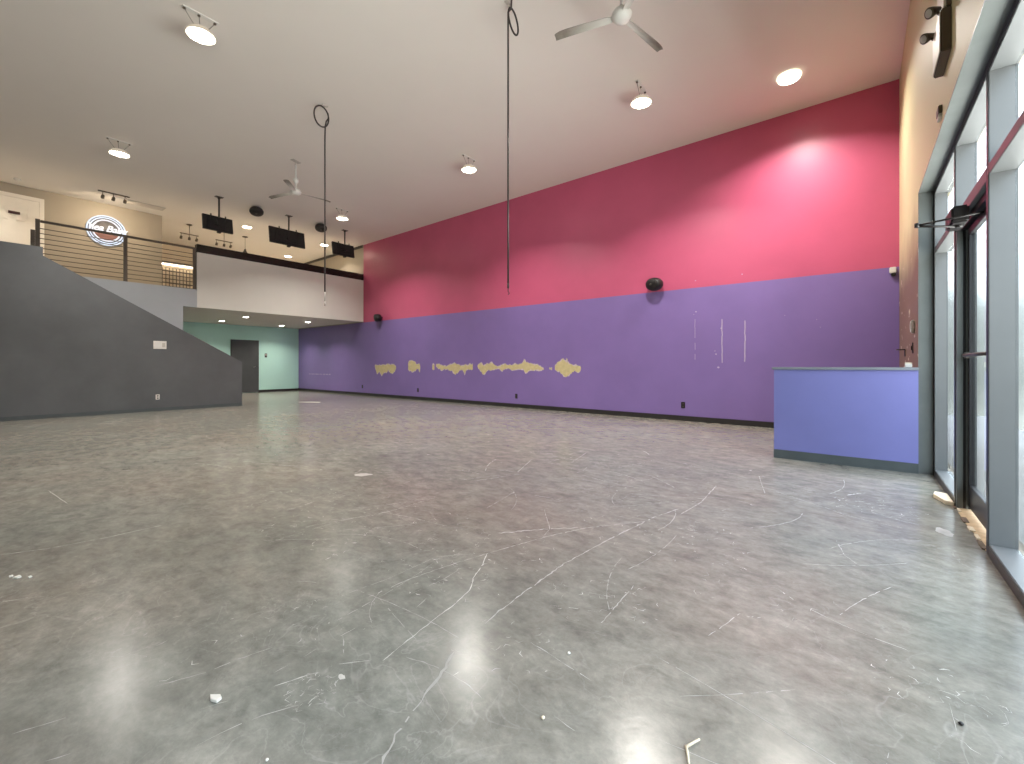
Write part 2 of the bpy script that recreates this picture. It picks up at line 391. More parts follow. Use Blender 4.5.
# filler smears: larger pale rubbed spots
def blob(mb, cx, cy, rx, ry, rot, mat, z=.0005, n=18, jag=.3):
    pts = []
    for k in range(n):
        a = 2 * PI * k / n; r = random.uniform(1 - jag, 1)
        x, y = rx * r * math.cos(a), ry * r * math.sin(a)
        pts.append((cx + x * math.cos(rot) - y * math.sin(rot), cy + x * math.sin(rot) + y * math.cos(rot), z))
    mb.face(pts, mat)
blob(fl, -3.9, 2.52, .10, .07, .6, 2); blob(fl, .44, 4.03, .045, .10, .2, 2)
blob(fl, -12.75, 6.45, .42, .13, .45, 1); blob(fl, -1.43, .84, .02, .012, 0, 1)
floor = struct(fl.build('floor', ['floor', 'scratch', 'scratch_dim']), 'scratched polished grey concrete floor of the whole hall', 'floor')

# ---- ceiling
struct(MB().box(XM - .1, .8, YF - .1, YB + .5, ZC, ZC + .15).build('ceiling', 'ceiling'), 'high flat off-white ceiling over the hall', 'ceiling')

# ---- purple and red wall with torn patches
PEEL = [[(-12.92, 1.09, 1.05), (-12.78, 1.09, 0.79), (-12.68, 1.1, 0.89), (-12.52, 1.09, 0.73), (-12.39, 1.1, 0.85), (-12.26, 1.12, 0.84), (-12.17, 1.13, 0.94), (-12.07, 1.1, 0.84), (-11.95, 1.12, 0.82), (-11.85, 1.11, 0.88), (-11.76, 1.05, 0.99)], [(-11.14, 1.16, 0.96), (-11.05, 1.22, 0.92), (-10.94, 1.24, 0.88), (-10.82, 1.2, 0.91), (-10.74, 1.11, 0.98), (-10.65, 1.13, 0.98), (-10.58, 1.11, 0.87), (-10.56, 1.05, 1.02)], [(-10.01, 1.11, 0.97), (-9.92, 1.12, 0.95)], [(-9.84, 1.12, 1.06), (-9.75, 1.12, 0.99), (-9.65, 1.1, 0.96), (-9.52, 1.07, 0.98), (-9.38, 1.06, 0.97), (-9.28, 1.1, 0.95), (-9.16, 1.12, 0.93), (-9.05, 1.16, 0.83), (-8.94, 1.11, 0.87), (-8.85, 1.09, 0.97), (-8.73, 1.08, 0.94), (-8.66, 1.09, 0.83), (-8.6, 1.1, 0.96), (-8.53, 1.08, 0.99), (-8.44, 1.13, 0.98), (-8.35, 1.13, 0.98)], [(-8.17, 1.07, 1.06), (-8.1, 1.12, 0.98), (-8.04, 1.16, 0.92), (-7.94, 1.07, 0.84), (-7.87, 1.11, 0.89), (-7.76, 1.12, 0.98), (-7.69, 1.17, 0.94), (-7.62, 1.14, 0.98), (-7.54, 1.08, 1.0), (-7.46, 1.04, 1.01), (-7.38, 1.06, 1.0), (-7.28, 1.11, 0.94), (-7.22, 1.13, 0.98), (-7.12, 1.09, 1.01), (-7.02, 1.09, 0.99), (-6.93, 1.11, 0.97), (-6.81, 1.12, 0.99), (-6.7, 1.12, 0.99), (-6.61, 1.18, 0.99), (-6.57, 1.24, 0.92), (-6.51, 1.15, 0.9), (-6.45, 1.15, 0.96), (-6.34, 1.12, 0.97), (-6.23, 1.09, 0.98), (-6.09, 1.07, 0.97), (-5.99, 1.01, 0.98)], [(-5.67, 1.09, 0.99), (-5.6, 1.15, 0.94), (-5.54, 1.18, 0.95), (-5.47, 1.22, 0.9), (-5.39, 1.19, 0.82), (-5.32, 1.17, 0.85), (-5.25, 1.12, 0.9), (-5.19, 1.09, 0.94), (-5.13, 1.09, 0.98), (-5.07, 1.08, 0.94), (-4.99, 1.07, 0.96), (-4.97, 1.04, 1.01)], [(-5.83, 1.03, 1.0), (-5.75, 1.03, 0.99)], [(-5.46, 1.25, 1.21), (-5.43, 1.25, 1.21)], [(-5.36, 1.25, 1.21), (-5.32, 1.24, 1.2)]]
SK = .0172
def yb(x): return YB + SK * (XW - x)
def onw(x, z):
    k = 1.00093 / (1 + SK * x / YB)
    return x * k, 1.1 + (z - 1.1) * k
wb = MB()
wb.prism([(XM - .1, yb(XM - .1) + .002), (.8, yb(.8) + .002), (.8, yb(.8) + .5), (XM - .1, yb(XM - .1) + .5)], 'z', -.1, ZC)
ZP = 2.60
wb.face([(XM, yb(XM), 0), (XW, yb(XW), 0), (XW, yb(XW), 2.585), (XM, yb(XM), 2.64)], 0)
wb.face([(XB, yb(XB), 2.626), (XW, yb(XW), 2.585), (XW, yb(XW), ZC), (XB, yb(XB), ZC)], 1)
wb.face([(XM, yb(XM), 2.64), (XB, yb(XB), 2.626), (XB, yb(XB), ZC), (XM, yb(XM), ZC)], 2)
def wf(pts, d, mat):
    q = [onw(*p) for p in pts]
    wb.face([(x, yb(x) - d, z) for x, z in q], mat)
def peel(poly, grow, y, mat):
    top, bot = [], []
    for (x0, t0, b0), (x1, t1, b1) in zip(poly, poly[1:]):
        n = max(2, int((x1 - x0) / .03))
        for k in range(n):
            f = k / n
            j = .008 if k == 0 else .032
            top.append((x0 + (x1 - x0) * f, t0 + (t1 - t0) * f + random.uniform(-j, j)))
            bot.append((x0 + (x1 - x0) * f, b0 + (b1 - b0) * f + random.uniform(-j, j)))
    top.append(poly[-1][:2]); bot.append((poly[-1][0], poly[-1][2]))
    for k in range(len(top) - 1):
        g = grow * random.uniform(.2, 1.0); g2 = grow * random.uniform(.2, 1.0)
        t0, t1, b0, b1 = top[k], top[k + 1], bot[k], bot[k + 1]
        wf([(b0[0], min(b0[1], t0[1]) - g), (b1[0], min(b1[1], t1[1]) - g), (t1[0], max(t1[1], b1[1]) + g2), (t0[0], max(t0[1], b0[1]) + g2)], y, mat)
for poly in PEEL:
    peel(poly, .020, .0012, 4); peel(poly, 0, .0024, 3)
for x, z0, z1, w in ((-2.478, 1.2, 1.98, .008), (-1.997, 1.14, 1.95, .015), (-1.614, 1.16, 1.90, .015)):
    z = z0
    while z < z1:
        h = random.uniform(.08, .2)
        if w > .01 or random.random() > .45:
            dx = random.uniform(-.006, .006)
            wf([(x - w / 2 + dx, z), (x + w / 2 + dx, z), (x + w / 2, min(z + h, z1)), (x - w / 2, min(z + h, z1))], .0012, 5)
        z += h
for x, z, s in ((-2.46, 2.12, .03), (-2.47, 2.72, .025), (-1.66, 2.74, .025), (-2.01, 1.78, .03), (-2.5, 2.07, .014), (-1.0, 1.95, .012), (-.55, 1.85, .012), (-.5, 1.72, .012), (-2.1, 1.3, .03), (-2.06, 1.05, .04), (-2.12, 1.36, .02)):
    s *= .55
    wf([(x - s, z - s * .3), (x + s * .5, z - s * .6), (x + s, z + s * .4), (x - s * .4, z + s)], .0012, 5)
for k in range(16):
    x = -17.4 + k * .105 + random.uniform(-.03, .03)
    wf([(x, .72), (x + random.uniform(.03, .08), .72), (x + .05, .755), (x, .75)], .0012, 5)
struct(wb.build('wall_back', ['purple', 'red', 'tan_mezz', 'drywall', 'drywall_rim', 'scuff_white']), 'long wall painted crimson above and purple below, with torn beige patches', 'wall')
struct(MB().prism([(XM, yb(XM) - .003), (XW, yb(XW) - .003), (XW, yb(XW) - .014), (XM, yb(XM) - .014)], 'z', 0, .10).build('baseboard_back', 'black_base'), 'black baseboard along the purple wall', 'baseboard')

# ---- storefront wall (tan)
rw = MB()
rw.box(XW, .73, YF - .1, YB + .1, ZH, ZC)
rw.box(XW, .66, YJ, YB + .1, -.1, ZH)
YN = -1.28
rw.box(XW, .73, YF - .1, YN, -.1, ZH)
struct(rw.build('wall_right', 'tan_worn'), 'tan wall over and beyond the storefront, browner lower down with pale chips', 'wall')
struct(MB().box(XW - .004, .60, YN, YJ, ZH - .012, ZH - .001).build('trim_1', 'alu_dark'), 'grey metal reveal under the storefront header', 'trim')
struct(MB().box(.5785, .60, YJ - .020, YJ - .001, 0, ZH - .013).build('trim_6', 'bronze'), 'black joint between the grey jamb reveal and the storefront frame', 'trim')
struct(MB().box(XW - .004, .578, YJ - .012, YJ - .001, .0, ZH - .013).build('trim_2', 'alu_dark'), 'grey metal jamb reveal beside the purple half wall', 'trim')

# ---- other enclosing walls
struct(MB().box(XM - .15, XM, YF, yb(XM), -.1, ZS).build('wall_mint', 'mint'), 'mint green wall under the balcony', 'wall')
struct(MB().box(XM + .002, XM + .014, 7.53, yb(XM) - .015, 0, .09).build('baseboard_mint', 'black_base'), 'black baseboard along the mint green wall', 'baseboard')
struct(MB().box(XM - .15, XM, 3.6, yb(XM), ZS, ZC).build('wall_mezzanine_back', 'lit_wall'), 'warmly lit cream back wall of the mezzanine', 'wall')
struct(MB().box(XM - .15, XT, YF, 3.67, ZM, ZC).build('wall_left', 'tan_mezz'), 'beige upper wall carrying the illuminated round sign', 'wall')
struct(MB().box(XM - .15, .8, YF - .2, YF, -.1, ZC).build('wall_front', 'wall_plain'), 'plain pale wall closing the hall behind the viewer', 'wall')

# mezzanine slab, fascia, balcony parapet
ms = MB()
ms.box(XM, XB - .12, 3.69, yb(XB) - .003, ZS + .03, ZM)
struct(MB().box(XM, XB - .121, 3.69, yb(XB) - .003, ZS, ZS + .029).build('ceiling_balcony', 'soffit'), 'taupe ceiling under the balcony', 'ceiling')
ms.box(XM, XB - .12, YF, 3.69, ZM - .2, ZM)
struct(ms.build('floor_mezzanine', 'soffit'), 'mezzanine floor slab with a taupe underside', 'floor')
struct(MB().box(XB - .12, XB - .002, YF, 3.69, 0, ZM + .03).build('wall_fascia', 'fascia'), 'mid-grey wall rising behind the stair below the railing', 'wall')
pf = MB()
pf.box(XB - .12, XB, 4.0, yb(XB) - .003, ZS - .004, 4.137)
pf.box(XB - .12, XB - .002, 3.69, 4.0, ZS - .004, ZM + .03, mat=1)
struct(pf.build('wall_balcony', ['white_wall', 'fascia']), 'greige balcony parapet wall above the mint recess', 'wall')
struct(MB().box(XB - .16, XB + .012, 3.995, yb(XB) - .004, 4.138, 4.358, bev=.006).build('trim_3', 'gloss_black'), 'glossy black ledge capping the balcony parapet', 'trim')
struct(MB().prism([(XM, yb(XM) - .002), (XB - .02, yb(XB - .02) - .002), (XB - .02, yb(XB - .02) - .03), (XM, yb(XM) - .03)], 'z', ZC - .09, ZC - .002).build('trim_4', 'dark_metal'), 'dark trim where the mezzanine ceiling meets the side wall', 'trim')

# stair wall and stair
SW = [(YF, 0), (4.77, 0), (4.77, 1.18), (1.082, 3.335), (1.082, 3.51), (YF, 3.51)]
struct(MB().prism(SW, 'x', XS - .12, XS).build('wall_stair', 'charcoal'), 'charcoal grey wall whose top slopes down along the stair', 'wall')
struct(MB().box(XS + .001, XS + .010, YF, 4.772, 0, .085).build('baseboard_stair', 'grey_base'), 'dark grey baseboard along the sloping stair wall', 'baseboard')
st = MB(); nst = 18; y = 4.6
for k in range(nst):
    z1 = ZM * (k + 1) / nst
    st.box(XB, XS - .122, y - .27 * (k + 1), y - .27 * k, max(0, z1 - .35), z1)
struct(st.build('floor_stair', 'step'), 'dark stair flight between the charcoal wall and grey wall', 'stair')

# ---- half wall by the door
struct(MB().box(-.795, XW - .005, 6.03, 6.18, 0, 1.045).build('wall_pony', 'peri'), 'periwinkle half wall beside the storefront', 'wall')
struct(MB().box(-.815, XW - .003, 6.005, 6.205, 1.046, 1.075, bev=.004).build('trim_5', 'cap'), 'grey cap on top of the periwinkle half wall', 'trim')
struct(MB().box(-.797, XW - .005, 6.018, 6.029, 0, .10).build('baseboard_pony', 'grey_base'), 'grey baseboard at the foot of the periwinkle half wall', 'baseboard')

# ================================================================ STOREFRONT
FX0, FX1, GX = .586, .702, .688
def mull(y0, y1, z0=0, z1=ZH - .013, mat='alu'):
    return MB().box(FX0, FX1, y0, y1, z0, z1, bev=.003)
ZT0, ZT1 = 2.20, 2.26
def bay(idx, y0, y1, label, far_jamb=True, GX=GX):
    """one fixed bay: mullion at its near end y0, glass up to y1"""
    w = thing('window_%d' % idx, label, 'window', (FX0, (y0 + y1) / 2, 0)); w['kind'] = 'structure'
    off = Vector(w.location)
    def bx(name, a, mat, bev=.003):
        b = MB().box(a[0] - off.x, a[1] - off.x, a[2] - off.y, a[3] - off.y, a[4], a[5], bev=bev)
        return b.build(name, mat, w)
    bx('mullion', (FX0, FX1, y0, y0 + .05, .0, ZH - .05), 'alu')
    if far_jamb: bx('jamb', (FX0, .678, y1 - .05, y1, .0, ZH - .05), 'alu')
    ye = y1 - .05 if far_jamb else y1
    bx('sill', (FX0, FX1, y0 + .051, ye - .001, 0, .065), 'alu')
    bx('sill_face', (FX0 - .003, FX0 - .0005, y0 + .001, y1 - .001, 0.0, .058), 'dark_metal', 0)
    bx('front_strip', (FX0 - .003, FX0 - .0005, y0 + .004, y0 + .046, .06, ZT0), 'bronze', 0)  # dark strip covering the front of the mullion
    bx('front_strip', (FX0 - .003, FX0 - .0005, y0 + .004, y0 + .046, ZT1, ZH - .05), 'bronze', 0)
    bx('head_shade', (FX0 - .004, FX0 - .0005, y0, y1, ZH - .05, ZH - .0125), 'bronze', 0)  # black strip standing in for the shadow on the head's front face
    bx('transom_bar', (FX0, FX1, y0 + .051, ye - .001, ZT0, ZT1), 'alu')
    bx('head', (FX0, FX1, y0 + .001, y1 - .001, ZH - .06, ZH - .013), 'alu')
    bx('pane', (GX, GX + .008, y0 + .05, ye, .066, ZT0 - .001), 'glass', 0)
    bx('transom_pane', (GX, GX + .008, y0 + .05, ye, ZT1 + .001, ZH - .061), 'glass', 0)
    return w
bay(1, 4.80, 6.04, 'tall sidelight between the half wall and the storefront door', True, .668)
bay(2, 2.45, 3.689, 'tall glazed bay on the near side of the storefront door', False)
for k, yy in enumerate((1.21, -.03, -1.27)):
    bay(3 + k, yy, yy + 1.24, ('storefront bay beside the camera', 'storefront bay next behind the camera', 'last storefront bay behind the camera')[k], False)

# storefront door
DY0, DY1 = 3.741, 4.799
d = thing('door_1', 'black framed glass storefront door with panic bar and closer', 'door', (FX0, (DY0 + DY1) / 2, 0)); d['kind'] = 'structure'
do = Vector(d.location)
def dbx(name, a, mat, bev=.003, parent=None):
    return MB().box(a[0] - do.x, a[1] - do.x, a[2] - do.y, a[3] - do.y, a[4], a[5], bev=bev).build(name, mat, parent or d)
dbx('mullion', (FX0, FX1, 3.69, 3.74, 0, ZH - .05), 'alu')
for a, b in ((.005, ZT0), (ZT1, ZH - .05)): dbx('front_strip', (FX0 - .003, FX0 - .0005, 3.694, 3.736, a, b), 'bronze', 0)
dbx('head_shade', (FX0 - .004, FX0 - .0005, 3.69, DY1, ZH - .05, ZH - .0125), 'bronze', 0)  # the head's shadow as a black strip, above the door
dbx('head', (FX0, FX1, DY0, DY1, ZH - .06, ZH - .013), 'alu')
dbx('transom_bar', (FX0, FX1, DY0, DY1, ZT0 - .02, ZT1), 'alu')
dbx('transom_pane', (GX, GX + .008, DY0, DY1, ZT1 + .001, ZH - .061), 'glass', 0)
dbx('door_frame', (FX0 + .03, .678, DY1 - .03, DY1, 0, ZT0 - .021), 'bronze')
dbx('door_frame', (FX0 + .03, .68, DY0, DY0 + .02, 0, ZT0 - .021), 'bronze')
dbx('door_frame', (FX0 + .03, .68, DY0 + .021, DY1 - .031, ZT0 - .07, ZT0 - .021), 'bronze')
for a, b in ((FX0 + .001, FX0 + .036), (FX0 + .052, FX0 + .064), (FX0 + .078, FX0 + .102)):
    dbx('jamb_strip', (a, b, DY1 - .036, DY1 - .031 if a > FX0 + .03 else DY1 - .001, .005, ZT0 - .072), 'alu_dark', .001)
LX0, LX1 = .645, .675
DYE = 4.757
leaf = MB()
leaf.box(LX0 - do.x, LX1 - do.x, DY0 + .022 - do.y, DY0 + .12 - do.y, .03, ZT0 - .075, bev=.003)
leaf.box(LX0 - do.x, LX1 - do.x, DYE - .065 - do.y, DYE - do.y, .03, ZT0 - .075, bev=.003)
leaf.box(LX0 - do.x, LX1 - do.x, DY0 + .12 - do.y, DYE - .065 - do.y, .03, .20, bev=.003)
leaf.box(LX0 - do.x, LX1 - do.x, DY0 + .12 - do.y, DYE - .065 - do.y, ZT0 - .125, ZT0 - .075, bev=.003)
leafo = leaf.build('door_leaf', 'bronze', d)
dbx('pane', (LX0 + .015, LX0 + .021, DY0 + .12, DYE - .065, .20, ZT0 - .125), 'glass', 0)
pb = MB()
pb.tube([(.625 - do.x, 3.80 - do.y, 1.172), (.625 - do.x, 4.745 - do.y, 1.172)], .013, 10)
for yy in (3.82, 4.70): pb.box(.62 - do.x, LX0 - do.x, yy - .02 - do.y, yy + .02 - do.y, 1.15, 1.194, bev=.003)
pb.build('panic_bar', 'dark_metal', d)
cl = dbx('door_closer', (.497, FX0, 4.24, 4.52, 2.075, 2.19), 'black_plastic', .012)
cl['label'] = 'black box door closer'
ar = MB()
ar.tube([(.545 - do.x, 4.34 - do.y, 2.062), (.545 - do.x, 4.34 - do.y, 2.08)], .02, 10)
ar.tube([(.545 - do.x, 4.34 - do.y, 2.068), (.325 - do.x, 4.27 - do.y, 2.093)], .008, 8)
ar.tube([(.325 - do.x, 4.27 - do.y, 2.10), (.66 - do.x, 4.19 - do.y, 2.11)], .007, 8)
ar.tube([(.325 - do.x, 4.27 - do.y, 2.085), (.325 - do.x, 4.27 - do.y, 2.115)], .014, 10)
ar.build('closer_arm', 'black_plastic', d)
th = MB(); th.box(.588 - do.x, .728 - do.x, DY0 - do.y, DY1 - do.y, -.05, .004)
yy = DY0 - .02
while yy < DY1 - .05:
    l = random.uniform(.05, .14); w0 = random.uniform(.008, .03)
    th.box(.60 - do.x - w0, .60 - do.x, yy - do.y, yy + l - do.y, -.02, random.uniform(.003, .010), mat=random.choice((0, 1, 2)))
    yy += l + random.uniform(0, .02)
th.build('threshold', ['wood', 'wood_edge', 'wood_pale'], d)

# outside pavement
struct(MB().box(.81, 2.2, YF - 3, 14, -.2, -.03).build('pavement', 'pavement'), 'pale concrete pavement outside the storefront', 'pavement')

# ================================================================ OTHER DOORS
g = thing('door_2', 'dark grey flat door in the mint green wall', 'door', (XM, 7.03, 0)); g['kind'] = 'structure'
MB().box(.004, .045, -.48, .48, .01, 2.06, bev=.003).build('door_leaf', 'door_grey', g)
MB().box(.002, .02, -.505, -.481, .0, 2.085).box(.002, .02, .481, .505, 0, 2.085).box(.002, .02, -.481, .481, 2.062, 2.085).build('door_frame', 'door_grey', g)
hd = MB().lathe([(0, 0), (.03, 0), (.03, .008), (.011, .012), (.011, .05), (.0, .05)], 14, T((.045, .37, 1.015)) @ R(PI / 2, 'Y'))
hd.tube([(.09, .37, 1.015), (.09, .26, 1.012)], .010, 8).build('handle', 'chrome', g)

g = thing('door_3', 'cream panelled door with dark plate on the beige upper wall', 'door', (XT, .80, ZM)); g['kind'] = 'structure'
MB().box(.003, .03, .45, .53, 0, 2.09).box(.003, .03, -.53, -.45, 0, 2.09).box(.003, .03, -.449, .449, 2.0, 2.09).build('door_frame', 'door_white', g)
dl = MB().box(.003, .018, -.449, .449, .005, 1.999)
for a, b in ((-.40, -.25), (-.21, -.06), (.06, .21), (.25, .40)):
    for z0, z1 in ((.15, .75), (.85, 1.35), (1.45, 1.90)):
        dl.box(.018, .034, a, b, z0, z1, bev=.010)
dl.build('door_leaf', 'door_white', g)
MB().box(.0345, .042, -.06, .13, 1.60, 1.665, bev=.002).build('name_plate', 'maroon_plate', g)

# ================================================================ CEILING LAMPS
def lamp_light(parent, z, power, spread=130, r=.17, col=(1.0, .95, .87), name='lamp_light'):
    l = bpy.data.lights.new(name, 'AREA'); l.shape = 'DISK'; l.size = r * 2; l.energy = power; l.color = col
    l.spread = math.radians(spread)
    o = bpy.data.objects.new(name, l); C.objects.link(o); o.parent = parent; o.location = (0, 0, z)
def highbay(loc, label):
    t = thing('ceiling_lamp', label, 'ceiling light', loc, 0, 'round hanging ceiling lamps')
    b = MB().box(-.03, .03, -.19, .19, -.012, 0, bev=.003)
    b.build('mounting_bar', 'white_metal', t)
    for y in (-.17, -.02, .15):
        k = MB()
        k.box(-.012, .012, y - .014, y + .014, -.032, -.012, bev=.003)
        k.tube([(0, y, -.025), (0, y * .35, -.178)], .003, 6)
        k.build('bracket', 'rail_metal', t)
    MB().lathe([(0, -.17), (.06, -.172), (.115, -.195), (.15, -.235), (.162, -.262), (.157, -.266), (.151, -.262)], 32).build('lamp_shade', 'shade_glow', t)
    s = MB().lathe([(0, -.255), (.150, -.255), (.150, -.262), (0, -.262)], 32).build('light_disc', 'led', t)
    MB().lathe([(0, -.262), (.012, -.2625), (.010, -.270), (0, -.270)], 10).build('centre_screw', 'dark_metal', s)
    lamp_light(t, -.274, 78, 132)
    return t
lp = highbay((-6.36, 1.86, ZC), 'lit round ceiling lamp high above the stair wall side, largest of these lamps')
dup(lp, (-11.16, 1.93, ZC), 'lit round ceiling lamp above the round illuminated sign, nearest the beige upper wall')
dup(lp, (-2.645, 6.57, ZC), 'lit round ceiling lamp just below the fan that hangs nearest the camera')
dup(lp, (-6.36, 6.60, ZC), 'lit round ceiling lamp beside the long cable that hangs before the red wall')
dup(lp, (-11.24, 6.62, ZC), 'lit round ceiling lamp near the far fan, above the last television')
e = thing('ceiling_lamp', 'lit round lamp flush on the ceiling above the red wall edge', 'ceiling light', (-.82, 7.70, ZC), 0, 'round hanging ceiling lamps')
MB().lathe([(0, 0.002), (.155, 0.002), (.16, -.02), (.148, -.05), (.13, -.055)], 32).build('lamp_shade', 'lens_rim', e)
MB().lathe([(0, -.045), (.128, -.045), (.128, -.056), (0, -.056)], 32).build('light_disc', 'led', e)
lamp_light(e, -.06, 64, 134)
def can(loc, label, mat, group, r=.085, power=16):
    t = thing('recessed_downlight', label, 'ceiling light', loc, 0, group)
    MB().lathe([(r + .025, 0.002), (r + .025, -.008), (r, -.012), (r - .003, 0.001)], 24).build('trim_ring', 'white_metal', t)
    MB().lathe([(0, 0.001), (r, 0.001), (r, -.009), (0, -.009)], 24).build('light_disc', mat, t)
    lamp_light(t, -.016, power, 125, r * .9, (1.0, .92, .80))
    return t
c1 = can((-15.01, 5.614, ZC + .002), 'lit recessed light in the mezzanine ceiling between the first two televisions', 'can_led', 'recessed lights over the mezzanine', .12, 14)
dup(c1, (-17.81, 8.15, ZC + .002), 'lit recessed light below the middle television, farthest back on the mezzanine')
dup(c1, (-15.09, 8.18, ZC + .002), 'lit recessed light behind the coiled hanging cable, below the round speaker')
dup(c1, (-14.75, .15, ZC + .002), 'added unseen recessed light over the stair landing, brightening the cream door')  # added out of view to brighten the cream door
c2 = can((-17.66, 5.79, ZS + .002), 'lit recessed light under the balcony, farthest in and nearest the stair', 'can_led2', 'recessed lights under the balcony')
dup(c2, (-15.58, 5.79, ZS + .002), 'lit recessed light under the balcony front edge, nearest the stair')
dup(c2, (-17.9, 7.95, ZS + .002), 'lit recessed light under the balcony above the thermostat on the mint wall')
dup(c2, (-15.68, 7.87, ZS + .002), 'lit recessed light under the balcony front edge, nearest the purple wall')

# ================================================================ FANS
def fan(loc, label, ang):
    t = thing('ceiling_fan', label, 'ceiling fan', loc, ang, 'white three-blade ceiling fans')
    MB().box(-.05, .05, -.10, .10, -.014, 0, bev=.004).tube([(0, 0, -.014), (0, 0, -.05), (.018, 0, -.075), (0, 0, -.10), (-.018, 0, -.075), (0, 0, -.05)], .008, 8).build('ceiling_hook', 'steel_grey', t)
    MB().tube([(0, 0, -.09), (0, 0, -.62)], .016, 12).build('downrod', 'white_metal', t)
    MB().lathe([(.018, -.36), (.05, -.38), (.055, -.43), (.040, -.47), (.018, -.485)], 20).build('canopy', 'white_metal', t)
    MB().lathe([(0, -.58), (.04, -.585), (.085, -.61), (.105, -.645), (.100, -.675), (.075, -.705), (.04, -.718), (0, -.72)], 28).build('motor_housing', 'white_metal', t)
    for k in range(3):
        a = 2 * PI * k / 3
        b = bmesh.new(); rows = []
        prof = [(.09, .030, .0), (.16, .040, .0), (.30, .044, -.002), (.45, .047, -.006), (.58, .049, -.010), (.66, .048, -.016), (.70, .042, -.024), (.715, .036, -.030)]
        mb = MB()
        for r, w, dz in prof:
            row = []
            tw = .20 - .08 * r
            for s in (-1, -.4, .3, 1):
                yy = w * s; zz = -.665 + dz + yy * math.sin(tw) + .008 * (1 - s * s)
                row.append((r, yy * math.cos(tw), zz))
            rows.append(row)
        th_ = .006
        for sgn in (0, 1):
            for r0, r1 in zip(rows, rows[1:]):
                for i in range(3):
                    q = [r0[i], r1[i], r1[i + 1], r0[i + 1]]
                    if sgn: q = [(p[0], p[1], p[2] - th_) for p in q][::-1]
                    mb.face(q)
        def edge(line, rev):
            for p, q in zip(line, line[1:]):
                f = [p, q, (q[0], q[1], q[2] - th_), (p[0], p[1], p[2] - th_)]
                mb.face(f[::-1] if rev else f)
        edge([r[0] for r in rows], True); edge([r[-1] for r in rows], False); edge(rows[-1], True); edge(rows[0], False)
        bmesh.ops.remove_doubles(mb.bm, verts=mb.bm.verts, dist=1e-5)
        bmesh.ops.recalc_face_normals(mb.bm, faces=mb.bm.faces)
        bmesh.ops.transform(mb.bm, matrix=R(a, 'Z'), verts=mb.bm.verts)
        mb.build('blade', 'fan_dirty', t)
    return t
f1 = fan((-9.345, 4.44, ZC), 'white three-blade ceiling fan above the middle television', math.radians(-160.5))
dup(f1, (-1.95, 4.315, ZC), 'white three-blade ceiling fan with dusty blades, nearest the camera', math.radians(-162.5))

# ================================================================ HANGING CABLES
def ell(c, u, v, a, b, n=30, a0=0, a1=2 * PI):
    return [Vector(c) + Vector(u) * a * math.cos(a0 + (a1 - a0) * k / n) + Vector(v) * b * math.sin(a0 + (a1 - a0) * k / n) for k in range(n + 1)]
x, y = -6.95, 3.78
cb = thing('hanging_cable', 'black cable with a round coil at the ceiling, hanging before the balcony', 'cable', (x, y, ZC), 0, 'looped cables hanging from the ceiling')
MB().box(-.02, .02, -.05, .05, -.018, 0, bev=.004).tube([(0, 0, -.01), (0, 0, -.05)], .006, 8).build('ceiling_hook', 'steel_grey', cb)
cp = [Vector(p) for p in ell((0, -.06, -.215), (0, 1, 0), (0, 0, 1), .125, .17, 36, PI / 2, -PI * 1.5)]
run = [Vector((0, .052, -.12)), Vector((.005, .06, -.20)), Vector((.004, .02, -.27)), Vector((0, .006, -.36)), Vector((0, 0, -.55)), Vector((0, 0, -1.5)), Vector((0, 0, -2.4)), Vector((0, 0, -3.10))]
MB().tube(cp, .0125, 8).tube(run, .0125, 8).build('cable', 'cable', cb)
MB().tube([(0, 0, -3.10), (0, 0, -3.26)], .009, 8).tube([(0, 0, -3.26), (0, 0, -3.335)], .012, 8).build('plug_end', 'steel_grey', cb)
x, y = -3.28, 4.07
cb = thing('hanging_cable', 'black cable with a narrow loop near the ceiling, hanging before the red wall', 'cable', (x, y, ZC), 0, 'looped cables hanging from the ceiling')
MB().box(-.02, .02, -.05, .05, -.016, 0, bev=.004).tube([(0, 0, -.01), (0, 0, -.05)], .006, 8).build('ceiling_hook', 'steel_grey', cb)
u = Vector((.54, .84, 0)); 
lo = [Vector((0, 0, 0)) + u * (.065 + .05 * math.cos(t) + .035 * -math.sin(t)) + Vector((0, 0, -.205 + .155 * math.sin(t))) for t in [PI / 2 - 2 * PI * k / 36 for k in range(37)]]
MB().tube(lo, .011, 8).tube([Vector((.22, -.20, -.008)), Vector((.15, -.12, -.012)), u * .04 + Vector((0, 0, -.06)), Vector((0, 0, -.11)), Vector((0, 0, -.2)), Vector((0, 0, -.5)), Vector((0, 0, -2)), Vector((0, 0, -3.34))], .011, 8).build('cable', 'cable', cb)
MB().tube([(0, 0, -3.34), (0, 0, -3.40)], .012, 8).tube([(0, 0, -3.40), (0, 0, -3.44), (.02, 0, -3.46), (.0, 0, -3.475)], .006, 8).build('plug_end', 'cable', cb)

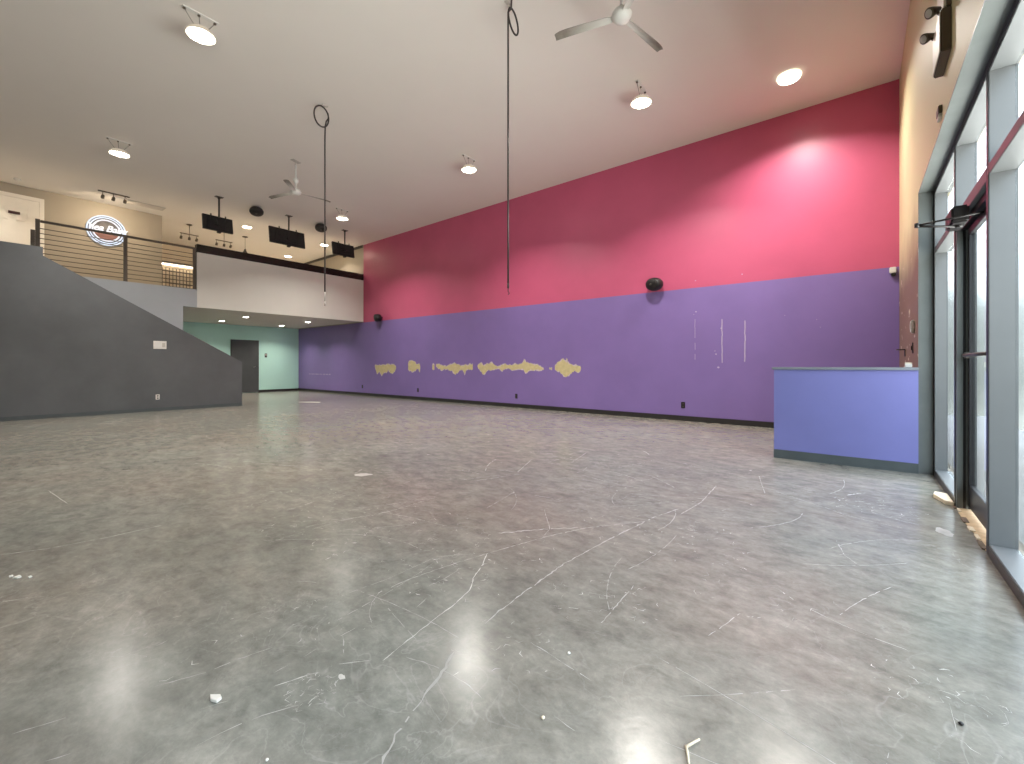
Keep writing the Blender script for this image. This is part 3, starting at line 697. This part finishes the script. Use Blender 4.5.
# ================================================================ TELEVISIONS
def tv(loc, label, w, h, top, rz=0):
    t = thing('television', label, 'television', loc, rz, 'televisions hung from the ceiling')
    MB().box(-.06, .06, -.09, .09, -.012, 0, bev=.003).lathe([(.045, -.012), (.03, -.05), (.022, -.06)], 14).build('ceiling_plate', 'dark_metal', t)
    MB().tube([(0, 0, -.05), (0, 0, top - .05)], .022, 12).build('pole', 'dark_metal', t)
    mx = T((-.02, 0, top - h / 2)) @ R(math.radians(-9), 'Y')
    MB().box(-.10, -.045, -w / 2, w / 2, -h / 2, h / 2, bev=.006, mx=mx).build('screen', 'black_plastic', t)
    k = MB().box(-.045, -.012, -w * .36, w * .36, -h * .36, h * .30, bev=.012, mx=mx)
    k.build('back_cover', 'black_plastic', t)
    k = MB()
    for y in (-.17 * w / .7, .17 * w / .7): k.box(-.012, .005, y - .015, y + .015, -h * .40, h * .56, bev=.003, mx=mx)
    k.box(-.012, .012, -.18 * w / .7, .18 * w / .7, -.03, .03, bev=.003, mx=mx).box(-.015, .03, -.04, .04, -h * .2, h * .2, bev=.003, mx=mx)
    k.box(-.09, -.0, -.035, .055, -h * .5 - .055, -h * .5 - .003, bev=.01, mx=mx)
    k.build('mount_bracket', 'black_plastic', t)
    return t
tv((-12.89, 4.165, ZC), 'black television on a ceiling pole above the railing end of the parapet', .68, .39, -.47)
tv((-12.93, 5.94, ZC), 'widest black television, hung on a pole between two round speakers', 1.0, .47, -.37)
tv((-12.93, 7.70, ZC), 'black television on a pole in front of the end of the red wall', .75, .40, -.40)

# ================================================================ SPEAKERS
def speaker(loc, label, kind, rx, rz):
    t = thing('speaker', label, 'speaker', loc, rz, 'round black speakers')
    mx = R(rx, 'Y')
    MB().lathe([(0, .0), (.10, .0), (.15, .03), (.172, .09), (.172, .15), (.155, .20), (.13, .215)], 32, mx).build('speaker_body', 'black_plastic', t)
    gmb = MB().lathe([(.13, .215), (.12, .222), (.06, .232), (0, .235)], 32, mx)
    go = gmb.build('grille', 'black_plastic', t)
    MB().lathe([(0, .234), (.028, .234), (.024, .244), (0, .247)], 14, mx).build('badge', 'dark_metal', t)
    MB().tube([mx @ Vector((0, 0, .02)), mx @ Vector((0, 0, -.05))], .03, 10).build('mount', 'black_plastic', t)
    t.scale = (1, 1, .76)
    return t
s1 = speaker((-12.95, 5.09, ZC - .045), 'round black ceiling speaker between the first and middle televisions', 0, PI - .5, -.5)
dup(s1, (-12.95, 6.92, ZC - .045), 'round black ceiling speaker beside the coiled hanging cable')
s3 = speaker((-3.20, yb(-3.20) - .04, 2.74), 'round black speaker on the red wall near the half wall', 1, PI / 2 + .15, -PI / 2 - .35)
dup(s3, (-12.85, yb(-12.85) - .04, 2.72), 'round black speaker on the wall beside the balcony')

# ================================================================ TRACK LIGHTS
def headmb(mx): return MB().lathe([(0, .04), (.025, .04), (.034, .02), (.036, -.05), (.031, -.052)], 16, mx), MB().lathe([(0, -.045), (.030, -.045), (.030, -.050), (0, -.050)], 16, mx)
def track(loc, label, ln, drop, heads, rz=0, matn='rail_metal', beam=1.6):
    t = thing('track_light', label, 'track light', loc, rz, 'three-head track lights on the mezzanine')
    if drop > .05:
        MB().lathe([(0, 0), (.075, 0), (.07, -.02), (0, -.03)], 20).build('canopy', matn, t)
        MB().tube([(0, 0, -.02), (0, 0, -drop)], .007, 8).build('stem', matn, t)
    MB().box(-.016, .016, -ln / 2, ln / 2, -drop - .025, -drop, bev=.003).build('track_bar', matn, t)
    for y, a in heads:
        mx = T((0, y, -drop - .135)) @ R(a, 'Y')
        body, disc = headmb(mx)
        body.tube([(0, y, -drop - .02), (0, y, -drop - .11)], .008, 8)
        hb = body.build('lamp_head', matn, t)
        disc.build('bulb', 'warm_led', hb)
        l = bpy.data.lights.new('track_beam', 'AREA'); l.shape = 'DISK'; l.size = .055; l.energy = beam; l.color = (1.0, .82, .58); l.spread = math.radians(150)
        lo_ = bpy.data.objects.new('track_beam', l); C.objects.link(lo_); lo_.parent = hb
        lo_.matrix_local = mx @ T((0, 0, -.056))
    return t
track((-14.69, 2.44, ZC - .001), 'three-head track light fixed to the ceiling above the round sign', .60, .0, [(-.21, .9), (-.01, .9), (.21, .9)], beam=3.0)
t2 = track((-16.144, 4.42, ZC - .001), 'three-head track light on a stem behind the railing end', .48, .29, [(-.21, .5), (.0, .3), (.19, .9)])
dup(t2, (-16.144, 5.36, ZC - .001), 'three-head track light hanging just above the parapet, below a television')
pd = thing('pendant_light', 'small dark pendant light hanging over the parapet beside a recessed light', 'pendant light', (-16.2, 6.0, ZC - .001))
MB().lathe([(0, 0), (.085, 0), (.08, -.02), (0, -.03)], 20).build('canopy', 'dark_metal', pd)
MB().tube([(0, 0, -.02), (0, 0, -.42)], .006, 8).build('cord', 'dark_metal', pd)
MB().lathe([(.012, -.41), (.03, -.43), (.04, -.48), (.085, -.56), (.08, -.565)], 20).build('lamp_shade', 'dark_metal', pd)
MB().lathe([(0, -.50), (.03, -.51), (.045, -.545), (.03, -.58), (0, -.59)], 16).build('bulb', 'warm_led', pd)

# slot vent in ceiling
v = thing('ceiling_vent', 'long narrow slot vent in the ceiling beside the track light', 'vent', (-15.1, 3.15, ZC - .001))
MB().box(-.17, .17, -.40, .40, -.012, 0, bev=.003).build('vent_frame', 'steel_grey', v)
k = MB()
for i in range(6): k.box(-.14 + i * .05, -.115 + i * .05, -.38, .38, -.018, -.0125)
k.build('slats', 'soffit', v)
sd = thing('smoke_detector', 'small white smoke detector on the ceiling above the cream door', 'smoke detector', (-15.3, .86, ZC - .001))
MB().lathe([(0, 0), (.065, 0), (.065, -.02), (.05, -.04), (0, -.045)], 20).build('detector_body', 'white_plastic', sd)

# ================================================================ ILLUMINATED SIGN
sg = thing('round_sign', 'round white glowing sign with script lettering on the beige upper wall', 'sign', (XT + .002, 2.47, 4.69))
def ringx(mb, r0, r1, x0, x1, n=48):
    prof = [(r0, x0), (r1, x0), (r1, x1), (r0, x1), (r0, x0)]
    b = MB().lathe(prof[:-1] + [(r0, x0 + 1e-4)], n, R(PI / 2, 'Y'))
    return b
mx = R(PI / 2, 'Y')
MB().lathe([(0, .01), (.395, .01), (.395, .035), (0, .035)], 48, mx).build('sign_back', 'sign_grey', sg)
def tor(mb, r, rt, x):
    return mb.tube([(x, r * math.cos(2 * PI * k / 48), r * math.sin(2 * PI * k / 48)) for k in range(48)], rt, 8, closed=True)
tor(tor(MB(), .385, .017, .045), .335, .014, .045).build('neon_ring', 'neon_blue', sg)
tor(MB(), .275, .018, .045).build('neon_inner_ring', 'neon', sg)
def seg(z0, z1, r):
    pts = []
    n = 24
    zs = [z0 + (z1 - z0) * k / n for k in range(n + 1)]
    rt = [(math.sqrt(max(0, r * r - z * z)), z) for z in zs]
    return rt + [(-a, z) for a, z in rt[::-1]]
MB().prism(seg(-.255, -.06, .26), 'x', .036, .041).build('sign_band', 'sign_maroon', sg)
def text(body, size, mat, parent, loc, rot, name, shear=.3, ext=.006, bevel=.003, space=.92):
    cu = bpy.data.curves.new(name, 'FONT'); cu.body = body; cu.size = size; cu.shear = shear
    cu.extrude = ext; cu.bevel_depth = bevel; cu.align_x = 'CENTER'; cu.align_y = 'CENTER'; cu.space_character = space; cu.offset = .002
    o = bpy.data.objects.new(name, cu); C.objects.link(o)
    bpy.context.view_layer.update()
    me = bpy.data.meshes.new_from_object(o.evaluated_get(bpy.context.evaluated_depsgraph_get()))
    bpy.data.objects.remove(o)
    me.materials.clear(); me.materials.append(M[mat])
    ob = bpy.data.objects.new(name, me); C.objects.link(ob); ob.parent = parent
    ob.location = loc; ob.rotation_euler = rot
    return ob
text('Yea Baby', .235, 'neon', sg, (.065, 0, .045), (PI / 2, 0, PI / 2), 'lettering')

# ================================================================ RAILING
rl = thing('railing', 'brown steel railing of thin horizontal bars at the mezzanine edge', 'railing', (-14.04, 2.54, ZM + .03))
for y, h in ((-1.46, 1.15), (0, 1.12), (1.42, 1.13)):
    MB().box(-.028, .028, y - .035, y + .035, 0, h, bev=.004).build('post', 'rail_metal', rl)
MB().box(-.028, .028, -1.565, -1.50, 0, .90, bev=.004).build('short_post', 'rail_metal', rl)
MB().box(-.025, .025, -1.42, 1.385, 1.085, 1.135, bev=.004).build('top_rail', 'rail_metal', rl)
for k in range(9):
    z = .09 + k * .108
    MB().tube([(0, -1.425, z), (0, 1.385, z)], .0085, 6).build('bar', 'rail_metal', rl)

# lit shelf and wire grid on the mezzanine back wall
sh = thing('wall_shelf', 'shelf with a warm light strip on the cream mezzanine wall', 'shelf', (XM + .002, 5.3, 4.63))
MB().box(0, .30, -1.3, 1.3, 0, .045, bev=.003).build('shelf_board', 'dark_metal', sh)
MB().box(.03, .10, -1.25, 1.25, -.035, -.001).build('light_strip', 'strip_led', sh)
gp = thing('wire_grid', 'black wire grid panel under the lit shelf behind the railing', 'grid panel', (XM + .06, 5.3, ZM))
for k in range(25):
    y = -1.2 + 2.4 * k / 24
    MB().tube([(0, y, .02), (0, y, 1.40)], .011, 6).build('upright_wire', 'dark_metal', gp)
for k in range(6):
    MB().tube([(.015, -1.2, .75 + .13 * k), (.015, 1.2, .75 + .13 * k)], .010, 6).build('cross_wire', 'dark_metal', gp)

# ================================================================ SMALL WALL FITTINGS
def outlet(name, label, loc, rz, mat, group=None, w=.075, h=.12, cat='outlet', slots=True):
    t = thing(name, label, cat, loc, rz, group)
    MB().box(-w / 2, w / 2, -.008, 0, -h / 2, h / 2, bev=.002).build('cover_plate', mat, t)
    if slots:
        for z in (-.026, .026):
            MB().box(-.016, .016, -.012, -.0085, z - .014, z + .014, bev=.0015).build('socket', 'black_plastic' if mat != 'black_plastic' else 'dark_metal', t)
    return t
og = 'black outlets low on the purple wall'
o1 = outlet('wall_outlet', 'black outlet low on the purple wall, just past the balcony front', (-14.047, yb(-14.047) + .001, 0.32), 0, 'black_plastic', og)
dup(o1, (-10.907, yb(-10.907) + .001, 0.305), 'black outlet low on the purple wall below the small torn patch')
dup(o1, (-6.929, yb(-6.929) + .001, 0.295), 'black outlet low on the purple wall below the longest torn patch')
dup(o1, (-2.717, yb(-2.717) + .001, 0.31), 'black outlet low on the purple wall below the round speaker')
outlet('wall_outlet', 'white outlet low on the charcoal stair wall', (XS + .001, 2.95, .337), PI / 2, 'white_plastic')
pn = outlet('control_panel', 'white rectangular control panel on the charcoal stair wall', (XS - .002, 2.996, 1.575), PI / 2, 'white_plastic', None, .25, .19, 'panel', False)
MB().box(-.10, .02, -.013, -.0085, -.065, .065, bev=.002).build('screen', 'white_metal', pn)
MB().box(.04, .10, -.012, -.0085, -.05, .05, bev=.002).build('keypad', 'steel_grey', pn)
th_ = outlet('thermostat', 'small black thermostat on the mint wall beside the grey door', (XM - .002, 7.81, 1.486), PI / 2, 'black_plastic', None, .09, .16, 'thermostat', False)
MB().box(-.03, .03, -.012, -.0085, .0, .05, bev=.002).build('display', 'steel_grey', th_)
sn = thing('alarm_sensor', 'small white alarm sensor in the corner where red meets purple', 'sensor', (.40, yb(.40) + .002, 2.51))
MB().box(-.04, .04, -.05, 0, -.02, .07, bev=.008).build('sensor_body', 'white_plastic', sn)
MB().box(-.02, .035, -.045, -.002, -.065, -.021, bev=.006).build('lens', 'black_plastic', sn)
sw = thing('alarm_keypad', 'white keypad on the worn tan wall above the half wall', 'keypad', (XW + .003, 6.5, 1.52))
MB().box(-.035, 0, -.06, .06, -.07, .07, bev=.01).build('keypad_body', 'white_plastic', sw)
MB().box(-.039, -.0355, -.04, .04, -.03, .04, bev=.001).build('keys', 'steel_grey', sw)
s4 = thing('light_switch', 'dark light switch on the worn tan wall below the white keypad', 'switch', (XW - .001, 6.66, 1.29))
MB().box(-.008, 0, -.045, .045, -.06, .06, bev=.002).build('cover_plate', 'dark_metal', s4)
MB().box(-.016, -.0085, -.012, .012, -.025, .025, bev=.002).build('toggle', 'black_plastic', s4)
bk = thing('wall_bracket', 'small dark bracket sticking out of the worn tan wall', 'bracket', (XW - .001, 7.75, 1.26))
MB().box(-.006, 0, -.06, .06, -.05, .05, bev=.002).box(-.09, -.006, -.05, .05, .035, .048, bev=.003).build('bracket_body', 'dark_metal', bk)
wx = thing('white_box', 'small white box standing on the grey cap of the half wall', 'box', (.40, 6.11, 1.0755))
MB().box(-.028, .028, -.03, .03, 0, .035, bev=.004).build('box_body', 'white_plastic', wx)
MB().box(-.0285, .0285, -.0305, .0305, .036, .048, bev=.003).build('lid', 'cream', wx)
dc = thing('door_contact', 'small brown door contact on the tan wall above the storefront header', 'sensor', (XW + .003, 4.5, 2.95))
MB().box(-.025, 0, -.06, .06, -.01, .045, bev=.004).build('contact_body', 'olive', dc)
MB().box(-.022, 0, -.05, .05, -.04, -.011, bev=.004).build('contact_tip', 'white_plastic', dc)
# emergency light
em = thing('emergency_light', 'brown and cream emergency light with two lamp heads on the tan wall', 'emergency light', (XW + .003, 4.03, 3.17))
MB().box(-.055, 0, 0, .36, 0, .285, bev=.006).build('housing', 'olive', em)
MB().box(-.0605, -.0555, .012, .35, .012, .275, bev=.002).build('front_cover', 'cream', em)
MB().box(-.035, 0, .02, .34, .30, .62, bev=.005).box(-.0385, -.0355, .03, .33, .31, .61).build('upper_plate', ['cream'], em)
MB().box(-.028, 0, -.004, .019, .29, .62, bev=.004).build('plate_edge', 'olive', em)
for y in (.06, .36):
    mxh = T((-.082, y, .318)) @ Matrix.Scale(.72, 4) @ R(math.radians(-115), 'Y') @ R(.5, 'X')
    hb = MB().lathe([(0, -.06), (.018, -.055), (.045, .02), (.050, .045), (.044, .05)], 20, mxh)
    hb.tube([(-.04, min(y, .345), .262), (-.068, y, .305)], .010, 8)
    ho = hb.build('lamp_head', 'olive', em)
    MB().lathe([(0, .04), (.043, .044), (.03, .055), (0, .058)], 18, mxh).build('lens', 'steel_grey', ho)

# ================================================================ THINGS ON THE FLOOR
wbk = MB().prism([(.482, 5.02), (.53, 4.83), (.578, 4.80), (.575, 5.10), (.50, 5.13)], 'z', .001, .032, mat=0, bev=.003)
tag(wbk.build('wood_block', 'wood_pale'), 'pale loose piece of wood lying by the storefront sill', 'wood piece')
sl = MB().tube([(-.366, 1.345, .006), (-.388, 1.295, .007)], [.003, .0042], 6).tube([(-.389, 1.297, .0065), (-.378, 1.273, .0065), (-.366, 1.245, .006)], [.0045, .004, .003], 6)
tag(sl.build('wood_splinter', 'wood_pale'), 'thin bent wood splinter lying on the floor near the camera', 'splinter')
def chip(pts, h, name, label, cat, mat='chip_white', group=None):
    b = MB().prism(pts, 'z', .001, h, bev=.0008)
    return tag(b.build(name, mat), label, cat, group)
chip([(-1.685, .519), (-1.660, .540), (-1.642, .538), (-1.636, .522), (-1.660, .512)], .010, 'plaster_chip', 'pale wedge-shaped chip on the floor near the long white scratch', 'chip')
pg = 'scraps on the far part of the floor'
chip([(-3.415, .175), (-3.395, .19), (-3.40, .205), (-3.43, .20)], .008, 'paper_scrap', 'white scrap on the bare floor before the stair wall, middle of three', 'scrap', group=pg)
chip([(-3.46, .165), (-3.44, .165), (-3.445, .18), (-3.462, .178)], .007, 'paper_scrap', 'white scrap on the bare floor before the stair wall, dullest of three', 'scrap', group=pg)
chip([(-3.37, .225), (-3.355, .228), (-3.358, .24), (-3.375, .236)], .007, 'paper_scrap', 'smallest white scrap on the bare floor before the stair wall', 'scrap', group=pg)
def pebble(loc, r, label, mat='chip_white'):
    t = MB(); b = bmesh.new(); bmesh.ops.create_icosphere(b, subdivisions=2, radius=r)
    for v_ in b.verts: v_.co *= random.uniform(.8, 1.15); v_.co.z *= .7
    bmesh.ops.translate(b, vec=(loc[0], loc[1], r * .75), verts=b.verts); t._merge(b, 0, True)
    return tag(t.build('floor_crumb', mat), label, 'crumb')
pebble((-.866, 1.443), .006, 'white round crumb on the floor right of the long curved scratch')
pebble((-.77, 1.128), .006, 'pale crumb on the floor between the round crumb and the splinter', 'wood_pale')
pebble((.244, 1.902), .007, 'dark crumb on the floor beside curved scratches near the glass', 'black_plastic')
pebble((-1.29, .533), .005, 'bright crumb on the floor nearest the bottom of the picture', 'chip_white')

# ================================================================ LIGHT
w = bpy.data.worlds.new('daylight'); scene.world = w; w.use_nodes = True
nt = w.node_tree; nt.nodes.clear()
out = nt.nodes.new('ShaderNodeOutputWorld'); bg = nt.nodes.new('ShaderNodeBackground')
tc = nt.nodes.new('ShaderNodeTexCoord'); sp = nt.nodes.new('ShaderNodeSeparateXYZ')
nt.links.new(tc.outputs['Generated'], sp.inputs[0])
cr = nt.nodes.new('ShaderNodeValToRGB')
mr = nt.nodes.new('ShaderNodeMapRange'); mr.inputs[1].default_value = -.5; mr.inputs[2].default_value = .5
wn = nt.nodes.new('ShaderNodeTexNoise'); wn.inputs['Scale'].default_value = 9; wn.inputs['Detail'].default_value = 6
nt.links.new(tc.outputs['Generated'], wn.inputs['Vector'])
wa = nt.nodes.new('ShaderNodeMath'); wa.operation = 'MULTIPLY_ADD'; wa.inputs[1].default_value = .22
nt.links.new(wn.outputs['Fac'], wa.inputs[0]); nt.links.new(sp.outputs['Z'], wa.inputs[2])
wb_ = nt.nodes.new('ShaderNodeMath'); wb_.operation = 'SUBTRACT'; wb_.inputs[1].default_value = .11; nt.links.new(wa.outputs[0], wb_.inputs[0])
nt.links.new(wb_.outputs[0], mr.inputs[0]); nt.links.new(mr.outputs[0], cr.inputs[0])
e = cr.color_ramp.elements
e[0].position = 0; e[0].color = (2.5, 2.45, 2.3, 1)
e[1].position = 1; e[1].color = (.84, .95, 1.08, 1)
k = e.new(.30); k.color = (1.7, 1.68, 1.6, 1)
k = e.new(.36); k.color = (.30, .32, .31, 1)
k = e.new(.49); k.color = (.13, .145, .14, 1)
k = e.new(.60); k.color = (.20, .225, .23, 1)
k = e.new(.68); k.color = (.75, .85, .93, 1)
nt.links.new(cr.outputs[0], bg.inputs[0]); bg.inputs[1].default_value = 4.9
nt.links.new(bg.outputs[0], out.inputs[0])
pl = bpy.data.lights.new('window_portal', 'AREA'); pl.shape = 'RECTANGLE'; pl.size = 2.8; pl.size_y = 7.3
pl.cycles.is_portal = True
po = bpy.data.objects.new('window_portal', pl); C.objects.link(po)
po.location = (.84, 2.4, 1.42); po.rotation_euler = (0, PI / 2, 0)

# ================================================================ CAMERA
cam = bpy.data.cameras.new('camera'); co = bpy.data.objects.new('camera', cam); C.objects.link(co)
co.location = (0, 0, 1.1); co.rotation_euler = (PI / 2, 0, math.radians(38.357))
cam.sensor_fit = 'HORIZONTAL'; cam.sensor_width = 36; cam.lens = 438.65 * 36 / 1024
cam.shift_y = -17.09 / 1024; cam.clip_start = .05; cam.clip_end = 200
scene.camera = co

scene.view_settings.view_transform = 'Standard'; scene.view_settings.look = 'None'
scene.view_settings.exposure = .70; scene.view_settings.gamma = 1; scene.view_settings.use_curve_mapping = False
cy = scene.cycles
cy.use_denoising = True; cy.max_bounces = 10; cy.diffuse_bounces = 6; cy.glossy_bounces = 4; cy.transparent_max_bounces = 12
cy.sample_clamp_indirect = 6; cy.caustics_reflective = False; cy.caustics_refractive = False
